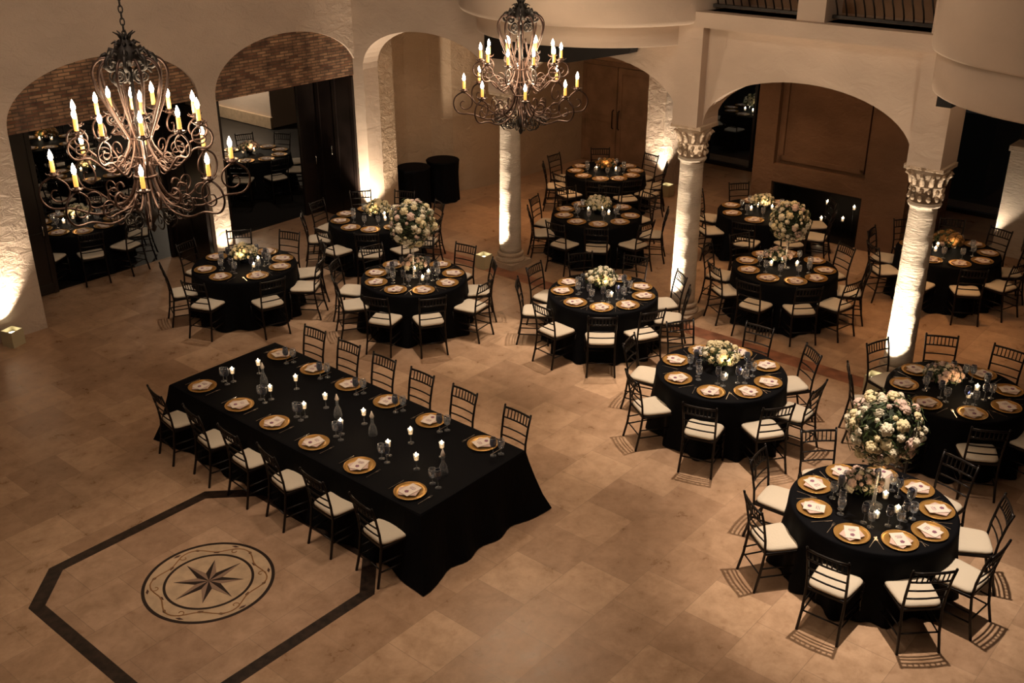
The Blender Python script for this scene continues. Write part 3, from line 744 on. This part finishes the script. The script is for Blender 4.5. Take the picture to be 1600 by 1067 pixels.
dress('K', (4.49, 17.98), [149, -166, -117, -74, -34, 6, 50, 100], 'table nearest the fireplace',
      [('low_white', 0, .1, .9, 'white flowers on the table nearest the fireplace')], 1, skip_ch=(6,))
dress('M', (7.00, 15.88), [-94, -54, -13, 27, 67, 107, 147, -175, -135], 'table behind the bright column',
      [('low_amber', 0, .1, 1.1, 'wide amber and rust flowers on the table behind the bright column')], 1)
dress('N', (-7.57, 17.46), [-98, -60, -22, 19, 59, 100, 142, -178, -138], 'table just outside the first arch',
      [('low_white', 0, .1, .9, 'white flowers on the table just outside the first brick arch')], 1)
def uvxy(u, v): p = P(u, v); return (p.x, p.y)
dress('O', uvxy(4.26, -7.95), [-98+40*k for k in range(9)], 'farthest patio table', [('low_amber', 0, .1, 1.1, 'flowers on the farthest patio table')], 0, vot=2)
dress('Q', uvxy(3.6, -4.9), [-105+40*k for k in range(9)], 'middle patio table', [('low_white', 0, .1, .9, 'white flowers on the middle patio table')], 0, vot=2)
dress('S', uvxy(6.62, -3.57), [-90+40*k for k in range(9)], 'patio table outside the second arch', [('low_blush', -.1, .1, 1, 'pink flowers on the patio table outside the second arch')], 0, vot=2)
dress('T', uvxy(17.2, 2.6), [-90+40*k for k in range(9)], 'table imitating rear window reflections', [('low_cream', 0, .1, 1.3, 'pale flowers on the table imitating reflections in the dark rear window')], 0, vot=3)  # added table behind the glass, standing in for reflected tables

# long table -------------------------------------------------------------------
def long_cloth():
    u0, u1, v0, v1 = -.66, .94, 4.46, 8.74; n = 60
    def outline(off, fold, z):
        pts = []
        segs = [((u0, v0), (u1, v0), 26), ((u1, v0), (u1, v1), 60), ((u1, v1), (u0, v1), 26), ((u0, v1), (u0, v0), 60)]
        nrm = [(0, -1), (1, 0), (0, 1), (-1, 0)]
        for (a, b, m), nn in zip(segs, nrm):
            for i in range(m):
                s_ = i/m; u, v = a[0]+(b[0]-a[0])*s_, a[1]+(b[1]-a[1])*s_
                d = (u+v)*1.0; L = s_*math.dist(a, b)
                edge = min(L, math.dist(a, b)-L); cr = max(0, 1-edge/.28)
                o = off+fold*(.5+.5*sin(L*13+.7*nn[0]))*(.3+.7*(1-cr))+off*1.3*cr
                k = max(0, 1-edge/.16)*.0
                # blend the normal toward the diagonal at the corners
                du, dv = nn[0]*o, nn[1]*o
                if cr > 0:
                    t_ = ((b[0]-a[0]), (b[1]-a[1])); tl = math.dist(a, b); sg = -1 if L < tl/2 else 1
                    du += t_[0]/tl*sg*o*cr; dv += t_[1]/tl*sg*o*cr
                pts.append(P(u+du, v+dv, z))
        return pts
    lv = [outline(-.03, 0, TZ), outline(-.006, 0, TZ-.003), outline(.0, 0, TZ-.02), outline(.01, .01, .62), outline(.03, .025, .42), outline(.055, .04, .2), outline(.085, .06, .012)]
    k = len(lv[0]); vs = [p for l in lv for p in l]; fs = [tuple(range(k))]
    for i in range(len(lv)-1): fs += [(i*k+j, i*k+(j+1) % k, (i+1)*k+(j+1) % k, (i+1)*k+j) for j in range(k)]
    return MB().add(vs, fs).mesh('long_table', M['black_cloth'])
tag(obj('long_table', long_cloth()), 'long rectangular banquet table under a floor-length black cloth beside the compass floor', 'table')
LV = [4.84, 5.57, 6.22, 6.90, 7.63, 8.38]; RVv = [4.85, 5.50, 6.15, 6.82, 7.52, 8.31]
ORD = ['farthest', 'second farthest', 'third farthest', 'third nearest', 'second nearest', 'nearest']
for side, vs_, up_, uc, sd in (('compass side', LV, -.44, -.76, -1), ('far side', RVv, .725, 1.06, 1)):
    for i, v in enumerate(vs_):
        od = ORD[i]
        p = P(uc, v-.02+random.uniform(-.02, .02), 0)
        place(CH, p, A0+(-pi/2-.13 if sd < 0 else pi/2)+random.uniform(-.06, .06), '%s black chair with ivory cushion on the %s of the long table' % (od, side), 'black chairs at the long table')
        p = P(up_, v, TZ); place(PL, p, 0, '%s gold charger plate on the %s of the long table' % (od, side), 'gold chargers on the long table')
        p = P(up_, v, TZ+.018); place(CD, p, A0+(-pi/2 if sd < 0 else pi/2)+random.uniform(-.35, .35), '%s menu on pink napkin on the %s of the long table' % (od, side), 'menus on the long table')
        p = P(up_-sd*.24, v-sd*.04 if sd > 0 else v+.0, TZ); q = P(up_-sd*.24, v+(.12 if sd > 0 else -.0), TZ)
        if sd < 0: p = P(up_+.26, v+.06, TZ); q = P(up_+.24, v+.16, TZ)
        else: p = P(up_-.02, v+.28, TZ); q = P(up_-.10, v+.24, TZ)
        place(GB, p, 0, '%s clear water goblet on the %s of the long table' % (od, side), 'water goblets on the long table')
        place(WG, q, 0, '%s smoky wine glass on the %s of the long table' % (od, side), 'wine glasses on the long table')
        ra = A0+(-pi/2 if sd < 0 else pi/2)
        place(FK, P(up_, v-sd*-.21*-1, TZ) if sd < 0 else P(up_, v-.21, TZ), ra, '%s silver fork on the %s of the long table' % (od, side), 'forks on the long table')
        place(KN, P(up_, v-.21, TZ) if sd < 0 else P(up_, v+.21, TZ), ra, '%s silver knife on the %s of the long table' % (od, side), 'knives on the long table')
VS = [(.23, 5.06), (-.11, 5.0), (.26, 5.74), (-.1, 5.72), (.18, 6.37), (-.12, 6.36), (.21, 6.99), (-.11, 6.97), (-.09, 7.7), (.25, 7.69), (.26, 8.15), (-.09, 8.12)]
for i, (u, v) in enumerate(VS):
    sd = 'far' if u > 0 else 'near'; k = i//2
    place(SV, P(u, v, TZ), 0, '%s lit candle on clear stem in the %s row along the long table' % (['farthest', 'second farthest', 'third farthest', 'third nearest', 'second nearest', 'nearest'][k], sd), 'lit candles on clear stems on the long table')
for i, (u, v) in enumerate([(.08, 5.35), (.12, 6.65), (.1, 7.25), (.02, 8.4)]):
    place(BV, P(u, v, TZ), 0, '%s clear glass carafe with white pointed stopper on the long table' % ['farthest', 'second farthest', 'second nearest', 'nearest'][i], 'glass carafes on the long table')
tag(obj('table_number_card', MB().prism([(-.05,-.02,0),(.05,-.02,0),(.05,0,.14),(-.05,0,.14)], (0,.003,0)).mesh('table_number_card', M['card'])), 'small white table card standing by the nearest tall flower ball', 'card').location = (3.72, 8.92, TZ)

# black draped cocktail drums behind the corner table
def drum_cloth():
    n = 72; vs = []; lv = [(.0, .86), (.3, .86), (.335, .858), (.345, .845), (.325, .80), (.31, .6), (.315, .3), (.33, .01)]
    for j, (r, z) in enumerate(lv):
        for k in range(n):
            a = 2*pi*k/n; rr = max(.001, r+(.012*cos(9*a) if j > 3 else 0)); vs.append((rr*cos(a), rr*sin(a), z))
    return MB().add(vs, [(i*n+k, i*n+(k+1) % n, (i+1)*n+(k+1) % n, (i+1)*n+k) for i in range(len(lv)-1) for k in range(n)]).mesh('drum_table', M['black_cloth'], True)
dm = drum_cloth()
tag(obj('drum_table', dm, None, (-1.42, 21.2, 0)), 'black draped drum table nearer the first column, against the brown wall', 'table', 'black drum tables')
tag(obj('drum_table', dm, None, (-1.98, 20.65, 0)), 'black draped drum table nearer the bright corner, against the brown wall', 'table', 'black drum tables')
# candles in the firebox on a tiered iron stand
t = thing('candle_stand', 'black tiered iron candle stand inside the firebox', 'candle stand', P(11.75, 7.35, .02), RV)
m = MB(); m.box((0,0,.008), (.9, .12, .016))
CF = [(-.33, .24), (.22, .24+.32), (.03, .33), (-.24, .56)]
CF = [(7.12, .60, 'upper left'), (7.65, .60, 'upper right'), (7.46, .34, 'lower right'), (7.04, .26, 'lower left')]
for v, z, l in CF: m.tube([(v-7.35, 0, 0), (v-7.35, 0, z-.06)], .008, 6); m.lathe([(.03, z-.06), (.035, z-.052)], 12, (v-7.35, 0, 0))
obj('frame', m.mesh('frame', M['iron_dark']), t)
for v, z, l in CF: place(VT, P(11.75, v, z-.03), 0, '%s lit candle inside the fireplace' % l, 'lit candles in the fireplace')

#@@CHANDELIER
# ================================================================ CHANDELIERS
def spiral(r0, r1, turns, a0, n=22, ccw=1):
    return [((r0+(r1-r0)*i/n)*cos(a0+ccw*2*pi*turns*i/n), (r0+(r1-r0)*i/n)*sin(a0+ccw*2*pi*turns*i/n)) for i in range(n+1)]
def smooth(pts, k=4):      # Catmull-Rom
    P_ = [Vector(p) for p in pts]; out = []
    for i in range(len(P_)-1):
        p0, p1, p2, p3 = P_[max(0, i-1)], P_[i], P_[i+1], P_[min(len(P_)-1, i+2)]
        for j in range(k):
            t_ = j/k; out.append(.5*((2*p1)+(p2-p0)*t_+(2*p0-5*p1+4*p2-p3)*t_*t_+(3*p1-p0-3*p2+p3)*t_**3))
    return out+[P_[-1]]
def make_arm(R, z0, zc, tip_r, drop, name='arm'):
    """arm in the local XZ plane: leaves the hub, sags, curls up outside and in under the candle cup. z0 = start height, zc = cup height"""
    m = MB()
    cr = tip_r
    cx_, cz_ = R, zc-cr-.02            # centre of the big end scroll
    pts = [(.06, z0+.32), (.10, z0+.12), (.22, z0-drop*.6), (.42*R/.7, z0-drop), (R*.86, cz_-cr*1.02)]
    big = [(cx_+cr*cos(a), cz_+cr*sin(a)) for a in [radians(d) for d in (-70, -35, 0, 35, 70, 90)]]
    curl = []
    for i in range(1, 15):
        a = radians(90+i*26); rr = cr*(1-i/17.0); curl.append((cx_+rr*cos(a)*.9, cz_+rr*sin(a)*.9))
    path = smooth([(x, 0, z) for x, z in pts+big+curl], 3)
    m.tube(path, .0105, 6, .006)
    # secondary scroll
    q = [(.08, z0-.02), (.2, z0-drop*.2), (.36*R/.7, z0-drop*.35)]
    sp = [(R*.60+x, z0-drop*.35+.07+z) for x, z in spiral(.085, .02, 1.4, -pi*.7, 16)]
    m.tube(smooth([(x, 0, z) for x, z in q+sp], 3), .0075, 5, .005)
    sp = [(R*.45+x, z0+.0-drop*.9+z) for x, z in spiral(.07, .015, 1.3, pi*.8, 16, -1)]
    m.tube(smooth([(x, 0, z) for x, z in [(.12, z0-.06)]+sp], 3), .0065, 5, .004)
    return m.mesh(name, M['iron'], True)
def make_chandelier():
    # origin at the finial tip; z up
    t = thing('chandelier', '', 'chandelier')
    m = MB()
    prof = [(.001, 0), (.018, .02), (.03, .05), (.014, .08), (.04, .12), (.055, .16), (.03, .2), (.02, .26), (.028, .34), (.02, .40), (.016, .9), (.03, .95), (.016, 1.0), (.016, 1.5)]
    m.lathe(prof, 14); obj('stem', m.mesh('stem', M['iron_dark'], True), t)
    m = MB()                      # crown of leaves and scrolls
    m.lathe([(.03, 1.42), (.10, 1.40), (.11, 1.46), (.085, 1.53), (.045, 1.57), (.03, 1.62)], 14)
    for k in range(8):
        a = 2*pi*k/8; ca, sa = cos(a), sin(a)
        for (r0, z0_, r1, z1_, r2, z2_, w) in ((.06, 1.48, .13, 1.52, .17, 1.45, .030), (.04, 1.54, .08, 1.575, .11, 1.56, .020), (.03, 1.60, .05, 1.63, .085, 1.65, .013)):
            m.tube([(r0*ca, r0*sa, z0_), (r1*ca, r1*sa, z1_), (r2*ca, r2*sa, z2_)], w, 5, .004)
        sp = [((.155+x)*ca, (.155+x)*sa, 1.42+z) for x, z in spiral(.065, .015, 1.4, pi*.5, 16, -1)]
        m.tube(sp, .017, 5, .010)
        sp = [((.10+x)*ca, (.10+x)*sa, 1.31+z) for x, z in spiral(.07, .012, 1.5, pi*.1+k, 16)]
        m.tube(sp, .010, 5, .006)
    obj('crown', m.mesh('crown', M['iron_dark'], True), t)
    bar = smooth([(.06, 0, 1.40), (.17, 0, 1.455), (.25, 0, 1.42), (.285, 0, 1.33), (.25, 0, 1.17), (.165, 0, .97), (.085, 0, .80), (.06, 0, .66), (.075, 0, .50), (.12, 0, .36), (.22, 0, .27), (.30, 0, .30), (.31, 0, .38), (.26, 0, .41), (.235, 0, .37)], 4)
    bm_ = MB().tube(bar, .0125, 6, .010).mesh('scroll_bar', M['iron'], True)
    for k in range(10): obj('scroll_bar', bm_, t, (0,0,0), 2*pi*k/10+.1)
    m = MB()
    for (r, z) in ((.065, .66), (.09, .5), (.09, .82)): m.tube([(r*cos(2*pi*k/20), r*sin(2*pi*k/20), z) for k in range(20)], .011, 6, closed=True)
    obj('band', m.mesh('band', M['iron'], True), t)
    m = MB()                      # tangle of lower leaf scrolls
    for k in range(12):
        a = 2*pi*k/12; ca, sa = cos(a), sin(a)
        for (cx_, cz_, r, th, cc) in ((.17, .15, .085, .2, 1), (.30, .20, .06, 1.5, -1)):
            m.tube([((cx_+x)*ca, (cx_+x)*sa, cz_+z) for x, z in spiral(r, .015, 1.5, th+k, 16, cc)], .008, 5, .005)
    obj('leaf_scrolls', m.mesh('leaf_scrolls', M['iron_dark'], True), t)
    lo = make_arm(.70, .30, .56, .135, .10); hi = make_arm(.49, .62, .92, .095, .04); inn = make_arm(.20, .86, 1.02, .04, .01)
    cup = MB().lathe([(.006, -.035), (.012, -.02), (.045, -.004), (.05, .004), (.02, .006), (.016, .03)], 12)
    for k in range(6):
        a = 2*pi*k/6; cup.tube([(.035*cos(a), .035*sin(a), 0), (.058*cos(a), .058*sin(a), .008), (.062*cos(a), .062*sin(a), .02)], .006, 4, .003)
    cup = cup.mesh('candle_cup', M['iron'], True)
    cndl = MB().lathe([(.0165, .01), (.018, .06), (.0165, .118), (.008, .122)], 12).mesh('candle', M['candle'], True)
    blb = MB().lathe([(.008, .118), (.017, .134), (.020, .152), (.014, .178), (.005, .2), (.001, .21)], 10).mesh('bulb', M['bulb'], True)
    for n, R, zc, me, ph in ((8, .70, .56, lo, .10), (10, .49, .92, hi, -.13), (3, .20, 1.02, inn, .9)):
        for k in range(n):
            a = 2*pi*k/n+ph
            am = obj('arm', me, t, (0,0,0), a)
            obj('candle_cup', cup, am, (R, 0, zc)); obj('candle', cndl, am, (R, 0, zc)); obj('bulb', blb, am, (R, 0, zc))
    m = MB(); z = 1.63; k = 0                     # chain
    lk = []
    while z < 5.4:
        ax = (1, 0) if k % 2 == 0 else (0, 1)
        m.tube([(.016*cos(2*pi*j/10)*ax[0], .016*cos(2*pi*j/10)*ax[1], z+.03*sin(2*pi*j/10)) for j in range(10)], .0055, 5, closed=True)
        z += .047; k += 1
    obj('chain', m.mesh('chain', M['iron_dark'], True), t)
    return t
CL = make_chandelier()
CH1 = (-3.03, 8.47, 3.66); CH2 = (.11, 12.3, 3.55)
place(CL, CH1, .2, 'wrought iron candle chandelier hanging over the compass floor medallion', 'scrolled iron chandeliers')
place(CL, CH2, .75, 'wrought iron candle chandelier hanging in front of the first column', 'scrolled iron chandeliers', .94)

#@@LIGHTS
# ================================================================ LIGHTS
def light(kind, loc, power, col, size=.1, target=None, spot=None, blend=.5, name='lamp'):
    d = bpy.data.lights.new(name, kind); d.energy = power; d.color = col
    if kind == 'AREA': d.size = size
    else: d.shadow_soft_size = size
    if kind == 'SPOT': d.spot_size = radians(spot); d.spot_blend = blend
    o = bpy.data.objects.new(name, d); sc.collection.objects.link(o); o.location = loc
    if target is not None: o.rotation_euler = (Vector(target)-Vector(loc)).to_track_quat('-Z', 'Y').to_euler()
    return o
WARM = (1, .66, .38); AMB = (1, .56, .26); CRM = (1, .80, .58)
for c in (CH1, CH2):
    for k in range(3):
        a = k*2.09+.5; light('POINT', (c[0]+.3*cos(a), c[1]+.3*sin(a), c[2]+.85), 60, (1, .74, .48), .25, name='chandelier_glow')
SP = {'A': 3100, 'B': 2500, 'C': 420, 'D': 2000, 'E': 1250, 'F': 650, 'G': 600}
for key, c in TABLES:
    if key in SP: light('SPOT', (c[0]+.05, c[1]+.1, 8.8), SP[key], (1, .80, .62), .07, (c[0], c[1], 0), 31, .9, 'downlight_and_fill')
    elif key in ('H', 'I', 'J', 'K', 'M'):
        light('SPOT', (c[0], c[1], 4.25), {'H': 110, 'I': 50, 'J': 100, 'K': 120, 'M': 60}[key], AMB, .08, (c[0], c[1], 0), 75, .9, 'rear_downlight')
    else:
        light('SPOT', (c[0], c[1], 4.4), 45, (1, .75, .55), .1, (c[0], c[1], 0), 70, .9, 'patio_downlight')
# added fill spots washing the floor around the long table and compass
light('SPOT', (-1.2, 9.6, 8.8), 620, (1, .76, .56), .3, (-1.3, 9.7, 0), 44, .9, 'downlight_and_fill')
light('SPOT', (-3.4, 8.2, 8.8), 330, (1, .78, .60), .3, (-3.3, 8.2, 0), 34, .9, 'downlight_and_fill')
light('SPOT', (1.2, 7.6, 8.8), 400, (1, .75, .54), .3, (1.4, 7.8, 0), 40, .9, 'downlight_and_fill')
light('SPOT', (.2, 12.4, 8.8), 800, (1, .74, .52), .3, (.2, 12.6, 0), 34, .9, 'downlight_and_fill')
# amber pools on the rear floor
for (u, v, pw) in ((8.8, 2.4, 150), (8.6, 10.4, 190), (9.6, 3.7, 60)):
    p = P(u, v, 4.25); light('SPOT', p, pw, (1, .5, .2), .08, P(u, v, 0), 52, .9, 'amber_downlight')
# uplights: narrow warm spots inside the boxes
UT = [((6.24, 3.38), (6.60, 3.6), 620), ((-.62, .2), (-.75, -.05), 420), ((11.9, 3.5), (12.3, 3.1), 330), ((6.24, 6.86), (6.60, 7.1), 620), ((6.14, 10.5), (6.58, 10.57), 800), ((6.12, .46), (6.9, .2), 620), ((3.3, .22), (3.3, -.02), 110)]
for (a, b, pw) in UT:
    light('SPOT', P(a[0], a[1], .19), pw, CRM, .03, P(b[0], b[1], 1.7), 84, .7, 'uplight_beam')
light('SPOT', P(12.5, 9.75, .2), 60, CRM, .03, P(12.9, 10.1, 1.6), 60, .6, 'uplight_beam')
light('SPOT', P(11.2, -8.6+.0, 3.4), 30, CRM, .2, P(10.3, -9.0, 1), 120, .9, 'patio_lamp')
light('POINT', P(9.2, -9.0, 2.6), 300, CRM, .2, name='patio_lamp')
# added broad fill from above, standing in for soft bounced light
light('AREA', P(-2.5, 9, 8.7), 190, (1, .76, .56), 7, P(-1.0, 7, 0), name='hall_fill_light')
for a, b, pw in (((-2, 5, 8.4), P(1.6, 0, 3.6), 270), ((-1, 8, 8.4), P(5.0, 0, 3.4), 300), ((0, 9, 8.4), P(6.5, 3.4, 3.6), 300), ((1.5, 8, 8.4), P(6.5, 8.8, 3.6), 330)):  # unseen spots added to brighten the upper walls
    light('SPOT', a, pw, (1, .78, .58), .4, b, 52, 1, 'wall_fill_spot')
# added fill for rear walls and fireplace, then candle glow at each table
light('AREA', P(9.2, 2.4, 4.2), 20, AMB, 1.6, P(10.2, 1.6, 0), name='rear_fill_light'); light('AREA', P(9.6, 6.9, 4.2), 22, AMB, 1.6, P(10.8, 7, .6), name='rear_fill_light')
for key, c in TABLES: light('POINT', (c[0], c[1]-.12, TZ+.22), 1.6, (1, .62, .3), .06, name='candle_glow')
for v in (5.0, 6.0, 7.0, 8.0): light('POINT', P(.08, v, TZ+.25), .9, (1, .62, .3), .06, name='candle_glow')
w = bpy.data.worlds.new('night'); sc.world = w; w.use_nodes = True
w.node_tree.nodes['Background'].inputs[0].default_value = (.95, .78, .62, 1); w.node_tree.nodes['Background'].inputs[1].default_value = .012

for o in COL.objects:
    if '_used' in o: del o['_used']
sc.view_settings.view_transform = 'Standard'; sc.view_settings.look = 'None'; sc.view_settings.gamma = 1; sc.view_settings.exposure = 0
sc.view_settings.use_curve_mapping = False
cy = sc.cycles; cy.max_bounces = 6; cy.diffuse_bounces = 3; cy.glossy_bounces = 3; cy.transmission_bounces = 2; cy.transparent_max_bounces = 8
cy.caustics_reflective = False; cy.caustics_refractive = False; cy.sample_clamp_indirect = 3; cy.use_denoising = True
